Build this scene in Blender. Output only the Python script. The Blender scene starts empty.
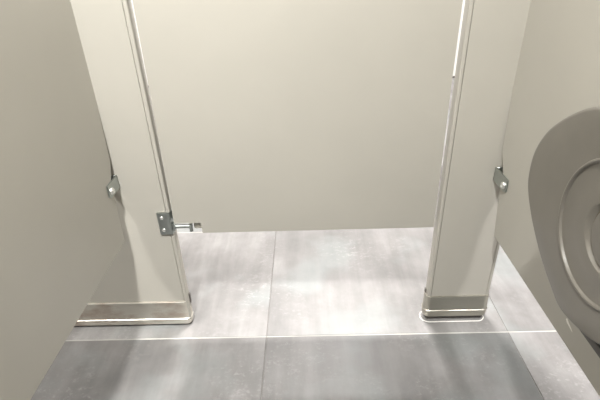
import bpy, bmesh, math, random
from mathutils import Vector, Matrix
C = bpy.context.scene.collection
SC = bpy.context.scene

# ------------------------------------------------------------------ helpers
def link(name, bm, mats, parent=None, smooth=True, auto=40):
    bmesh.ops.recalc_face_normals(bm, faces=bm.faces[:])
    me = bpy.data.meshes.new(name)
    bm.to_mesh(me); bm.free()
    for m in (mats if isinstance(mats, (list, tuple)) else [mats]):
        me.materials.append(m)
    if smooth:
        me.shade_smooth()
        try: me.set_sharp_from_angle(angle=math.radians(auto))
        except Exception: pass
    o = bpy.data.objects.new(name, me)
    C.objects.link(o)
    if parent is not None:
        o.parent = parent
        o.matrix_parent_inverse = parent_world(parent).inverted()
    return o

def parent_world(p):
    m = p.matrix_parent_inverse @ p.matrix_basis if p.parent is not None else p.matrix_basis.copy()
    return parent_world(p.parent) @ m if p.parent is not None else m

def tag(o, label=None, cat=None, group=None, kind=None):
    if label: o['label'] = label
    if cat: o['category'] = cat
    if group: o['group'] = group
    if kind: o['kind'] = kind
    return o

def empty(name, loc):
    o = bpy.data.objects.new(name, None)
    o.location = loc
    o.empty_display_size = .05
    C.objects.link(o)
    return o

def box(bm, x0, x1, y0, y1, z0, z1, bev=0, seg=2, mat=0):
    r = bmesh.ops.create_cube(bm, size=1)
    vs = r['verts']
    for v in vs:
        v.co = Vector(((x0+x1)/2+v.co.x*(x1-x0), (y0+y1)/2+v.co.y*(y1-y0), (z0+z1)/2+v.co.z*(z1-z0)))
    fs = set(f for v in vs for f in v.link_faces)
    for f in fs: f.material_index = mat
    if bev:
        es = list(set(e for v in vs for e in v.link_edges))
        bmesh.ops.bevel(bm, geom=es, offset=bev, segments=seg, affect='EDGES', profile=.5)

def prism(bm, pts, h0, h1, axis='z', bev=0, seg=3):
    """closed polygon pts extruded along an axis; optional bevel of the long cap edges"""
    def co(p, h):
        if axis == 'z': return (p[0], p[1], h)
        if axis == 'y': return (p[0], h, p[1])
        return (h, p[0], p[1])
    a = [bm.verts.new(co(p, h0)) for p in pts]
    b = [bm.verts.new(co(p, h1)) for p in pts]
    fa = bm.faces.new(a); fb = bm.faces.new(b[::-1])
    n = len(pts); sides = []
    for i in range(n):
        sides.append(bm.faces.new((a[i], a[(i+1) % n], b[(i+1) % n], b[i])))
    if bev:
        bm.normal_update()
        es = list(set(list(fa.edges)+list(fb.edges)+[e for f in sides for e in f.edges if e.calc_face_angle(0) > .5]))
        bmesh.ops.bevel(bm, geom=es, offset=bev, segments=seg, affect='EDGES', profile=.5)

def rrect(x0, x1, y0, y1, r, n=5):
    pts = []
    for cx, cy, a0 in ((x1-r, y1-r, 0), (x0+r, y1-r, 90), (x0+r, y0+r, 180), (x1-r, y0+r, 270)):
        for k in range(n+1):
            a = math.radians(a0+90*k/n)
            pts.append((cx+r*math.cos(a), cy+r*math.sin(a)))
    return pts

def loft(bm, rings, cap0=True, cap1=True, mats=None):
    vs = [[bm.verts.new(p) for p in r] for r in rings]
    n = len(vs[0])
    for k in range(len(vs)-1):
        for i in range(n):
            f = bm.faces.new((vs[k][i], vs[k][(i+1) % n], vs[k+1][(i+1) % n], vs[k+1][i]))
            if mats: f.material_index = mats[k]
    if cap0: bm.faces.new(vs[0][::-1])
    if cap1:
        f = bm.faces.new(vs[-1])
        if mats: f.material_index = mats[-1]

def cyl(bm, c, axis, r, h, seg=20, r2=None, bev=0):
    m = {'z': Matrix.Identity(4), 'x': Matrix.Rotation(math.pi/2, 4, 'Y'), 'y': Matrix.Rotation(-math.pi/2, 4, 'X')}[axis]
    g = bmesh.ops.create_cone(bm, cap_ends=True, segments=seg, radius1=r, radius2=r if r2 is None else r2, depth=h,
                              matrix=Matrix.Translation(c) @ m)
    if bev:
        es = [e for e in set(e for v in g['verts'] for e in v.link_edges) if e.calc_face_angle(0) > 1]
        bmesh.ops.bevel(bm, geom=es, offset=bev, segments=2, affect='EDGES')

def dome(bm, c, axis, r, h, sgn=-1, seg=20):
    """a pan screw head with a rounded face looking along sgn*axis, with a drive recess"""
    rings = []
    prof = [(1, 0), (1, .35), (.92, .6), (.75, .82), (.5, .95), (.3, 1), (.22, .7), (.02, .6)]
    for pr, ph in prof:
        ring = []
        for k in range(seg):
            a = 2*math.pi*k/seg
            u, v, w = r*pr*math.cos(a), r*pr*math.sin(a), sgn*h*ph
            ring.append({'x': (c[0]+w, c[1]+u, c[2]+v), 'y': (c[0]+u, c[1]+w, c[2]+v)}[axis])
        rings.append(ring)
    loft(bm, rings)

# ------------------------------------------------------------------ materials
def mat(name):
    m = bpy.data.materials.new(name); m.use_nodes = True
    nt = m.node_tree
    return m, nt, nt.nodes['Principled BSDF']
def N(nt, t, **kw):
    n = nt.nodes.new(t)
    for k, v in kw.items():
        if k.startswith('i_'): n.inputs[k[2:].replace('_', ' ')].default_value = v
        else: setattr(n, k, v)
    return n
def coords(nt, scale=(1, 1, 1), rot=(0, 0, 0)):
    g = N(nt, 'ShaderNodeNewGeometry')
    mp = N(nt, 'ShaderNodeMapping')
    mp.inputs['Scale'].default_value = scale
    mp.inputs['Rotation'].default_value = rot
    nt.links.new(g.outputs['Position'], mp.inputs['Vector'])
    return mp
def noise(nt, vec, scale, detail=4, rough=.55):
    n = N(nt, 'ShaderNodeTexNoise')
    n.inputs['Scale'].default_value = scale; n.inputs['Detail'].default_value = detail; n.inputs['Roughness'].default_value = rough
    nt.links.new(vec.outputs['Vector'], n.inputs['Vector'])
    return n
def ramp(nt, src, stops):
    r = N(nt, 'ShaderNodeValToRGB')
    els = r.color_ramp.elements
    while len(els) < len(stops): els.new(.5)
    for e, (p, c) in zip(els, stops):
        e.position = p; e.color = (c[0], c[1], c[2], 1) if not isinstance(c, (int, float)) else (c, c, c, 1)
    nt.links.new(src, r.inputs['Fac'])
    return r
def mix(nt, a, b, fac, mode='MIX'):
    m = N(nt, 'ShaderNodeMix', data_type='RGBA', blend_type=mode)
    for s, v in ((6, a), (7, b)):
        if hasattr(v, 'links'): nt.links.new(v, m.inputs[s])
        else: m.inputs[s].default_value = (*v, 1)
    if hasattr(fac, 'links'): nt.links.new(fac, m.inputs[0])
    else: m.inputs[0].default_value = fac
    return m.outputs[2]
def bump(nt, b, h, strength, dist=.001):
    n = N(nt, 'ShaderNodeBump')
    n.inputs['Strength'].default_value = strength; n.inputs['Distance'].default_value = dist
    nt.links.new(h, n.inputs['Height'])
    nt.links.new(n.outputs['Normal'], b.inputs['Normal'])

def paint(name, col, rough=.42):
    m, nt, b = mat(name)
    co = coords(nt)
    n1 = noise(nt, co, 3.5, 3)
    r = ramp(nt, n1.outputs['Fac'], [(.3, [c*.965 for c in col]), (.7, [min(1, c*1.03) for c in col])])
    nt.links.new(r.outputs['Color'], b.inputs['Base Color'])
    n2 = noise(nt, co, 420, 2)
    bump(nt, b, n2.outputs['Fac'], .12, .0006)
    n3 = noise(nt, co, 9, 3)
    rr = ramp(nt, n3.outputs['Fac'], [(.3, rough-.04), (.7, rough+.06)])
    nt.links.new(rr.outputs['Color'], b.inputs['Roughness'])
    b.inputs['Specular IOR Level'].default_value = .5
    return m

def metal(name, col, rough, stretch=(1, 1, 60), stain=0.0):
    m, nt, b = mat(name)
    b.inputs['Metallic'].default_value = 1
    co = coords(nt, stretch)
    n = noise(nt, co, 30, 3)
    c = ramp(nt, n.outputs['Fac'], [(.3, [v*.9 for v in col]), (.7, [min(1, v*1.06) for v in col])])
    out = c.outputs['Color']
    if stain:
        c2 = coords(nt, (9, 9, 16))
        n2 = noise(nt, c2, 1.1, 5, .6)
        f = ramp(nt, n2.outputs['Fac'], [(.47, 0.0), (.66, stain)])
        out = mix(nt, out, (.34, .2, .13), f.outputs['Color'])
        n4 = noise(nt, coords(nt, (14, 14, 30)), 1, 3)
        rr = ramp(nt, n4.outputs['Fac'], [(.3, rough), (.75, rough+.16)])
        nt.links.new(rr.outputs['Color'], b.inputs['Roughness'])
    else:
        b.inputs['Roughness'].default_value = rough
    nt.links.new(out, b.inputs['Base Color'])
    bump(nt, b, n.outputs['Fac'], .05, .0004)
    return m

PAINT = (.452, .432, .384)
M_pilaster = paint('pilaster_enamel', PAINT)
M_door = paint('door_enamel', PAINT)
M_panel = paint('partition_enamel', (.452, .434, .388), .36)
M_steel = metal('brushed_stainless', (.76, .73, .66), .36, (1, 1, 60), .55)
M_steel_clean = metal('clean_brushed_stainless', (.52, .50, .44), .36, (1, 1, 60))
M_chrome = metal('zinc_hardware', (.46, .49, .475), .33, (1, 1, 1))
M_bolt = metal('polished_bolt', (.9, .9, .88), .42, (1, 1, 1))
def plain(name, col, rough=.6, sc=40, var=.06):
    m, nt, b = mat(name)
    n = noise(nt, coords(nt), sc, 3)
    r = ramp(nt, n.outputs['Fac'], [(.3, [c*(1-var) for c in col]), (.7, [min(1, c*(1+var)) for c in col])])
    nt.links.new(r.outputs['Color'], b.inputs['Base Color'])
    b.inputs['Roughness'].default_value = rough
    return m
M_caulk = plain('white_caulk', (.82, .8, .75), .5)
M_leaf = plain('cream_plastic', (.42, .40, .35), .5)
M_grout_lit = plain('lit_grout', (.42, .41, .385), .8, 5, .4)  # cross joints: the light they catch is put into the colour
M_grout_shade = plain('shaded_grout', (.22, .21, .20), .8, 60, .1)  # lengthwise joints: the shade inside the groove is put into the colour
M_wall = plain('white_wall_tile', (.86, .85, .82), .35, 8, .03)
M_dull = plain('warm_grey_plaster', (.3, .29, .27), .8, 8, .03)
M_absorb = plain('dark_absorber', (.16, .155, .15), .5, 8, .05)
M_base = plain('dark_base_joint', (.12, .11, .1), .6)
M_smoke = None

def tile_mat():
    m, nt, b = mat('concrete_look_tile')
    g = N(nt, 'ShaderNodeNewGeometry')
    # a tone of its own for each tile
    sn = N(nt, 'ShaderNodeVectorMath', operation='MULTIPLY_ADD')
    sn.inputs[1].default_value = (1/TW, 1/TD, 0)
    sn.inputs[2].default_value = (-GX/TW, -GY/TD, 0)
    nt.links.new(g.outputs['Position'], sn.inputs[0])
    fl = N(nt, 'ShaderNodeVectorMath', operation='FLOOR')
    nt.links.new(sn.outputs[0], fl.inputs[0])
    wn = N(nt, 'ShaderNodeTexWhiteNoise', noise_dimensions='3D')
    nt.links.new(fl.outputs[0], wn.inputs['Vector'])
    off = N(nt, 'ShaderNodeVectorMath', operation='MULTIPLY_ADD')
    off.inputs[1].default_value = (7, 7, 7)
    nt.links.new(wn.outputs['Color'], off.inputs[0])
    nt.links.new(g.outputs['Position'], off.inputs[2])
    def mp(scale, rot=0):
        k = N(nt, 'ShaderNodeMapping')
        k.inputs['Scale'].default_value = scale
        k.inputs['Rotation'].default_value = (0, 0, math.radians(rot))
        nt.links.new(off.outputs[0], k.inputs['Vector'])
        return k
    cloud = noise(nt, mp((1, 1, 1)), 3.2, 6, .62)
    c1 = ramp(nt, cloud.outputs['Fac'], [(.34, (.175, .171, .167)), (.5, (.23, .222, .217)), (.67, (.315, .308, .304))])
    # long brushed streaks
    st = noise(nt, mp((11, 1.3, 1), 10), 2.0, 5, .6)
    c2 = ramp(nt, st.outputs['Fac'], [(.36, .84), (.52, 1.0), (.68, 1.2)])
    col = mix(nt, c1.outputs['Color'], c2.outputs['Color'], .75, 'MULTIPLY')
    # cool green-grey patches
    pt = noise(nt, mp((1, 1, 1)), 5.5, 3, .5)
    f = ramp(nt, pt.outputs['Fac'], [(.5, 0.0), (.66, .4)])
    col = mix(nt, col, (.30, .335, .33), f.outputs['Color'])
    # whitish scuffs: broken, crackly marks inside a few cloudy areas
    sc = noise(nt, mp((30, 40, 1), 8), 2.2, 6, .72)
    area_n = noise(nt, mp((1, 1, 1)), 4.0, 2, .5)
    af = ramp(nt, area_n.outputs['Fac'], [(.42, 0.0), (.62, 1.0)])
    sf = ramp(nt, sc.outputs['Fac'], [(.53, 0.0), (.70, .4)])
    sm = mix(nt, (0, 0, 0), sf.outputs['Color'], af.outputs['Color'])
    col = mix(nt, col, (.52, .51, .50), sm)
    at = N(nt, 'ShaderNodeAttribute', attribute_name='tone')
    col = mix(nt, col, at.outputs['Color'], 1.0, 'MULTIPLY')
    nt.links.new(col, b.inputs['Base Color'])
    rr = ramp(nt, cloud.outputs['Fac'], [(.3, .36), (.7, .5)])
    nt.links.new(rr.outputs['Color'], b.inputs['Roughness'])
    bump(nt, b, sc.outputs['Fac'], .25, .0012)
    return m

# ------------------------------------------------------------------ setting
TW, TD, GX, GY = .632, .508, -.1197, .8566      # tile pitch and one grout crossing
M_tile = tile_mat()
bm = bmesh.new()
X0, X1, Y0, Y1 = -2.3, 2.3, -.62, 3.35
gx, gy = .0011, .0019
i0 = math.floor((X0-GX)/TW); j0 = math.floor((Y0-GY)/TD)
# each tile gets its own tone; seed picked so front tiles come out darker
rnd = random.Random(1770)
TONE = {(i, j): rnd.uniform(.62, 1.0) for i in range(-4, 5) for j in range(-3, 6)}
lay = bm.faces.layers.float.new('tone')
for i in range(i0, i0+12):
    for j in range(j0, j0+12):
        xa, xb = max(X0, GX+i*TW+gx), min(X1, GX+(i+1)*TW-gx)
        ya, yb = max(Y0, GY+j*TD+gy), min(Y1, GY+(j+1)*TD-gy)
        if xb-xa > .01 and yb-ya > .01:
            before = set(bm.faces)
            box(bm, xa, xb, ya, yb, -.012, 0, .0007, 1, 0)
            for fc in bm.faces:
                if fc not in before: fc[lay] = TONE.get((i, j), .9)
box(bm, X0, X1, Y0, Y1, -.03, -.0022, 0, 1, 1)
j = j0+1
while GY+j*TD < Y1:
    box(bm, X0, X1, GY+j*TD-.002, GY+j*TD+.002, -.012, -.0006, 0, 1, 2)
    j += 1
tag(link('floor', bm, [M_tile, M_grout_shade, M_grout_lit], smooth=False), 'grey concrete-look tile floor with pale grout', kind='structure')
bm = bmesh.new(); box(bm, X0, X1, Y1, Y1+.08, -.03, 2.42)
tag(link('wall_front', bm, M_wall, smooth=False), 'white wall beyond the stall door', kind='structure')
bm = bmesh.new(); box(bm, X0, X1, Y1-.006, Y1+.001, 0, .012, .001, 1)
tag(link('baseboard_front', bm, M_base, smooth=False), 'dark joint strip at the foot of the far wall', kind='structure')
bm = bmesh.new(); box(bm, X0, X1, Y0-.08, Y0, -.03, 2.42)  # out of view; distance and dark colour chosen to soak up bounce
tag(link('unseen_wall_back', bm, M_absorb, smooth=False), 'unseen back wall, set close and dark to absorb bounced light', kind='structure')
bm = bmesh.new(); box(bm, X0-.08, X0, Y0, Y1, -.03, 2.42)  # unseen side walls, added to keep world light out of the room
tag(link('added_wall_left', bm, M_dull, smooth=False), 'unseen plaster wall at the left end, added to shut out world light', kind='structure')
bm = bmesh.new(); box(bm, X1, X1+.08, Y0, Y1, -.03, 2.42)
tag(link('added_wall_right', bm, M_dull, smooth=False), 'unseen plaster wall at the right end, added to shut out world light', kind='structure')
bm = bmesh.new(); box(bm, X0, X1, Y0, Y1, 2.4, 2.46)
tag(link('ceiling', bm, M_dull, smooth=False), 'washroom ceiling', kind='structure')

# ------------------------------------------------------------------ pilasters
DY = .9055          # face of the door front
TH = .027           # pilaster thickness
def pilaster_profile(x0, x1):
    """outline with rounded corners and a fine folded seam just inside each front corner"""
    y0, y1, r = DY, DY+TH, .0035
    p = []
    def arc(cx, cy, a0, a1, n=4):
        for k in range(n+1):
            a = math.radians(a0+(a1-a0)*k/n); p.append((cx+r*math.cos(a), cy+r*math.sin(a)))
    arc(x0+r, y0+r, 180, 270)
    g, w, d = .0078, .0015, .003
    p += [(x0+g, y0), (x0+g+.0002, y0+d), (x0+g+w-.0002, y0+d), (x0+g+w, y0)]
    p += [(x1-g-w, y0), (x1-g-w+.0002, y0+d), (x1-g-.0002, y0+d), (x1-g, y0)]
    arc(x1-r, y0+r, 270, 360)
    arc(x1-r, y1-r, 0, 90)
    arc(x0+r, y1-r, 90, 180)
    return p
ZTOP = 1.80
def shoe_mesh(x0, x1, ztop, zr):
    zb = .014 if zr > .03 else .006
    bm = bmesh.new()
    y0, y1 = DY, DY+TH
    rings = []
    for z, o in ((zb, .0022), (zb+.004, .0045), (zr-.0025, .0048), (zr-.0010, .0064), (zr+.0010, .0064), (zr+.0025, .0044),
                 (ztop-.0010, .0036), (ztop, .0028), (ztop, .0008), (ztop-.0004, -.0012)):
        rr = .0105+o
        rings.append([(x, y, z) for x, y in rrect(x0-.0005-o, x1+.0005+o, y0-o, y1+o, rr, 6)])
    loft(bm, rings, True, False)
    return bm
def make_pilaster(x0, x1, zs, zr, label, steel, bead):
    root = tag(empty('pilaster', ((x0+x1)/2, DY+TH/2, 0)), label, 'pilaster')
    bm = bmesh.new(); prism(bm, pilaster_profile(x0, x1), .02, ZTOP)
    tag(link('panel', bm, M_pilaster, root, auto=25))
    sh = link('shoe', shoe_mesh(x0, x1 if bead else x1-.0045, zs, zr), steel, root, auto=30)
    sh['label'] = 'brushed stainless steel shoe at the foot'
    # dark retaining clips that stick up at the shoe's ends
    for xs in (x0-.0018, x1+.0014):
        bm = bmesh.new(); box(bm, xs-.0012, xs+.0012, DY+.016, DY+.024, zs-.02, zs+.012, .0004, 1)
        link('clip', bm, M_base, sh)
    # dark block painting the shaded gap under the shoe, and the caulk bead
    bm = bmesh.new(); box(bm, x0+.006, x1-.006, DY+.004, DY+TH-.004, 0, .022, .001, 1)
    link('gap_shade_block', bm, M_base, root)
    if not bead: return root
    bm = bmesh.new()
    rings = []
    for w, z in ((.0065, 0), (.0070, .0010), (.0080, .0015), (.0090, .0010), (.0095, 0)):
        rings.append([(x, y, z) for x, y in rrect(x0-.0005-w, x1-.006+w, DY-w, DY+TH+w, .012+w, 6)])
    loft(bm, rings, False, False)
    cb = link('caulk_bead', bm, M_caulk, root); cb['label'] = 'white bead of caulk around the shoe'
    return root
PL = make_pilaster(-.78, -.3270, .0845, .026, 'wide beige pilaster left of the stall door, carrying the silver hinge bracket', M_steel, False)
PR = make_pilaster(.3060, .4660, .0834, .036, 'narrow beige pilaster right of the stall door, on a short steel shoe', M_steel_clean, True)

# hinge bracket on the left pilaster: a plate folded round its edge
bm = bmesh.new()
prof = [(-.3575, DY-.0045), (-.3575, DY-.0005), (-.3300, DY-.0005), (-.3300, DY+.030), (-.3262, DY+.030), (-.3262, DY+.006),
        (-.3275, DY-.0015), (-.3305, DY-.0040), (-.3345, DY-.0045)]
prism(bm, prof, .301, .361, 'z')
bmesh.ops.bevel(bm, geom=[e for e in bm.edges if e.calc_face_angle(0) > .6], offset=.0009, segments=2, affect='EDGES')
hb = link('hinge_bracket', bm, M_chrome, PL); hb['label'] = 'silver bracket folded round the edge'
for z in (.3135, .3480):
    bm = bmesh.new(); dome(bm, (-.3475, DY-.0045, z), 'y', .0044, .0028)
    link('screw', bm, M_bolt, hb)
bm = bmesh.new()
cyl(bm, (-.304, DY+.004, .3180), 'x', .0050, .044, 18, bev=.0006)
cyl(bm, (-.2840, DY+.004, .3140), 'z', .0046, .020, 16, bev=.0006)
box(bm, -.3265, -.3205, DY-.003, DY+.012, .309, .329, .0015, 2)
link('hinge_pin', bm, M_chrome, hb)

# ------------------------------------------------------------------ stall door
DR = tag(empty('stall_door', (0, DY+.014, 0)), 'closed beige metal stall door hanging clear of the floor, notched at its lower left corner', 'door')
dx0, dx1, dz0, dz1 = -.3165, .2915, .3030, ZTOP-.02
bm = bmesh.new()
prism(bm, [(-.3185, dz0+.0285), (-.2560, dz0+.0285), (-.2540, dz0), (.2945, dz0), (.2905, .65), (.2905, dz1), (-.3125, dz1), (-.3125, .82)], DY+.001, DY+.026, 'y', .0035, 3)
link('panel', bm, M_door, DR, auto=30)
bm = bmesh.new()
box(bm, -.2785, -.2568, DY+.009, DY+.019, .3075, .3318, .0015, 2)
hl = link('hinge_leaf', bm, M_leaf, DR); hl['label'] = 'pale hinge insert in the corner notch'

# ------------------------------------------------------------------ side partitions
def make_partition(side, label):
    s = side
    xin = -.431 if s < 0 else .4188
    xout = xin+s*.025
    ends = [(.3125, .862), (.40, .868), (.46, .872), (.50, .894), (.675, .9042), (ZTOP, .9050)] if s < 0 else \
           [(.3125, .848), (.39, .862), (.455, .866), (.50, .893), (.66, .9037), (ZTOP, .9050)]
    root = tag(empty('divider_panel', (xin+s*.0125, 0, .3)), label, 'divider')
    bm = bmesh.new()
    pts = [(-.60, .3125)]+[(y, z) for z, y in ends]+[(-.60, ZTOP)]
    prism(bm, pts, min(xin, xout), max(xin, xout), 'x', .0035, 3)
    link('panel', bm, M_panel, root, auto=30)
    # stirrup bracket to the pilaster
    if True:
        zc = .4465 if s < 0 else .441
        h = .0150
        bm = bmesh.new()
        a, b_ = xin-s*.0003, xin-s*.0032       # inner ear lies on the panel face
        o1, o2 = xout+s*.0003, xout+s*.0032
        ya = .848 if s < 0 else .838
        prism(bm, [(ya, zc-h*.75), (ya+.008, zc-h), (DY-.0006, zc-h), (DY-.0006, zc+h), (ya+.001, zc+h)], min(a, b_), max(a, b_), 'x', .0007, 2)
        prism(bm, [(ya, zc-h), (DY-.0006, zc-h), (DY-.0006, zc+h), (ya, zc+h)], min(o1, o2), max(o1, o2), 'x', .0007, 2)
        box(bm, min(b_, o2), max(b_, o2), DY-.0036, DY-.0006, zc-h, zc+h, .0006, 1)
        br = link('bracket', bm, M_chrome, root); br['label'] = 'zinc stirrup bracket with a bolt'
        bm = bmesh.new(); dome(bm, (b_, ya+.013, zc-.002), 'x', .0078, .0055, -s)
        link('bolt', bm, M_bolt, br)
    return root
make_partition(-1, 'bare beige metal stall divider on the left, meeting the wide pilaster, clear of the tiles')
RP = make_partition(1, 'beige metal stall divider on the right, behind the round grey paper dispenser')

bm = bmesh.new()  # thin white sliver laid on the right panel
prism(bm, [(.5480, .3525), (.5500, .3490), (.5450, .3455), (.5360, .3440), (.5270, .3425), (.5340, .3465), (.5420, .3490)], .4183, .4189, 'x')
sc_ = link('mark', bm, M_caulk, RP, smooth=False); sc_['label'] = 'small white mark on the beige panel'

# ------------------------------------------------------------------ jumbo roll dispenser on the right partition
def smoke_mat(name, col, rough):
    m, nt, b = mat(name)
    co = coords(nt)
    n = noise(nt, co, 14, 3)
    r = ramp(nt, n.outputs['Fac'], [(.3, [c*.93 for c in col]), (.7, [c*1.07 for c in col])])
    nt.links.new(r.outputs['Color'], b.inputs['Base Color'])
    b.inputs['Roughness'].default_value = rough
    b.inputs['Coat Weight'].default_value = .25
    b.inputs['Coat Roughness'].default_value = .2
    n2 = noise(nt, co, 300, 2)
    bump(nt, b, n2.outputs['Fac'], .08, .0005)
    return m
M_smoke = smoke_mat('smoke_grey_plastic', (.150, .139, .119), .34)
M_hub = smoke_mat('olive_plastic', (.07, .058, .02), .6)
M_backp = smoke_mat('dark_plastic', (.10, .095, .09), .5)
far = [(.400, .7525), (.449, .745), (.480, .731), (.512, .708), (.537, .682), (.552, .650), (.552, .616), (.542, .594), (.521, .571),
       (.496, .551), (.470, .534), (.438, .518), (.405, .507)]
ctrl = far+[(.79-y, z) for y, z in far[::-1][1:-1] if y > .41]
ctrl = [p for p in ctrl]
def closed_spline(P, n=8):
    out = []
    L = len(P)
    for i in range(L):
        p0, p1, p2, p3 = P[i-1], P[i], P[(i+1) % L], P[(i+2) % L]
        for k in range(n):
            t = k/n
            out.append(tuple(.5*((2*b)+(-a+c)*t+(2*a-5*b+4*c-d)*t*t+(-a+3*b-3*c+d)*t**3) for a, b, c, d in zip(p0, p1, p2, p3)))
    return out
OUT = closed_spline(ctrl)
cy0, cz0 = .397, .631
ref_c = (.388, .632)
WX = .4188
def blend_ring(t, x):
    """t=1 the outline, t=0 a circle of radius .086 around the face's centre"""
    pts = []
    for y, z in OUT:
        a = math.atan2(z-ref_c[1], y-ref_c[0])
        c = (ref_c[0]+.086*math.cos(a), ref_c[1]+.086*math.sin(a))
        pts.append((x, c[0]+(y-c[0])*t, c[1]+(z-c[1])*t))
    return pts
def circ_ring(r, x, cc=ref_c):
    pts = []
    for y, z in OUT:
        a = math.atan2(z-ref_c[1], y-ref_c[0])
        pts.append((x, cc[0]+r*math.cos(a), cc[1]+r*math.sin(a)))
    return pts
DSP = tag(empty('toilet_paper_dispenser', (WX, cy0, .505)), 'large round smoke-grey toilet paper dispenser mounted on the right stall divider', 'dispenser')
bm = bmesh.new()
XF = .298
rings = [blend_ring(1.0, .385), blend_ring(1.0, XF+.006)]
for k in range(1, 6):
    a = math.radians(90*k/5)
    rings.append(blend_ring(1.0-.10*(1-math.cos(a)), XF+.006-.006*math.sin(a)))
rings += [blend_ring(.45, XF+.0002), blend_ring(.08, XF+.001)]
for r, x in ((.0800, XF+.0012), (.0790, XF-.0004), (.0775, XF-.0010), (.0760, XF-.0004), (.0745, XF+.0022), (.066, XF+.0030), (.050, XF+.0028)):
    rings.append(circ_ring(r, x, (.384, .630)))
for r, x in ((.0425, XF+.002), (.0395, XF+.0025)):
    rings.append(circ_ring(r, x, (.374, .631)))
hubm = len(rings)-1
for r, x in ((.0380, XF+.0065), (.0362, XF+.0065), (.0352, XF+.0045), (.020, XF+.004), (.004, XF+.004)):
    rings.append(circ_ring(r, x, (.371, .631)))
mats = [0]*(len(rings)); mats[hubm+1] = 1
loft(bm, rings, True, True, mats)
cov = link('cover', bm, [M_smoke, M_hub], DSP, auto=35)
cov['label'] = 'smoke-grey round cover with a raised ring'
bm = bmesh.new()
rings = [[(x, cy0+(y-cy0)*s, cz0+(z-cz0)*s) for _, y, z in blend_ring(1, 0)] for x, s in ((WX-.0005, .985), (.386, .985), (.384, .97))]
loft(bm, rings)
link('back_plate', bm, M_backp, DSP)
# tear bar at the foot of the cover
bm = bmesh.new()
box(bm, .312, .372, .335, .425, .4965, .5075, .002, 2)
tb = link('tear_bar', bm, M_backp, DSP)

# ------------------------------------------------------------------ lamps: the washroom's ceiling panels, and one added aisle fill
def area(name, loc, sx, sy, power, col=(1, .96, .9), aim=(0, 0, -1)):
    l = bpy.data.lights.new(name, 'AREA'); l.shape = 'RECTANGLE'; l.size = sx; l.size_y = sy
    l.energy = power; l.color = col
    o = bpy.data.objects.new(name, l); o.location = loc; C.objects.link(o)
    o.rotation_euler = Vector(aim).to_track_quat('-Z', 'Y').to_euler()
    return o
area('lamp_aisle', (.16, 1.49, 2.35), .36, .22, 84, (1, .965, .945))
area('fill_aisle_far', (.10, 2.75, 2.35), .36, .22, 48, (1, .97, .955))  # added fill, no known fixture; brightens the far floor and wall
area('lamp_stall', (-.22, -.22, 2.30), .18, .18, 101, (1, .992, .968), (-.65, .5, -.55))
area('lamp_left', (-1.40, .20, 2.35), .22, .22, 60, (1, .985, .96))
area('lamp_right', (.97, .20, 2.35), .22, .22, 44, (1, .985, .98))

w = bpy.data.worlds.new('World'); SC.world = w; w.use_nodes = True
w.node_tree.nodes['Background'].inputs[0].default_value = (1, .98, .95, 1)
w.node_tree.nodes['Background'].inputs[1].default_value = .03

# ------------------------------------------------------------------ camera
yaw, pit, rol, f = -.0218258, -.5173455, -.0364048, 451.006
cam = bpy.data.cameras.new('Camera'); co = bpy.data.objects.new('Camera', cam); C.objects.link(co)
fwd = Vector((math.sin(yaw)*math.cos(pit), math.cos(yaw)*math.cos(pit), math.sin(pit)))
r = Vector((math.cos(yaw), -math.sin(yaw), 0)); u = r.cross(fwd)
r2 = r*math.cos(rol)+u*math.sin(rol); u2 = -r*math.sin(rol)+u*math.cos(rol)
R3 = Matrix((r2, u2, -fwd)).transposed()
co.matrix_world = Matrix.Translation((0, 0, .9)) @ R3.to_4x4()
cam.sensor_fit = 'HORIZONTAL'; cam.sensor_width = 36; cam.lens = f*36/600
cam.clip_start = .02
SC.camera = co
vs = SC.view_settings
vs.view_transform = 'Standard'; vs.look = 'None'; vs.gamma = 1; vs.use_curve_mapping = False
vs.exposure = 0.0
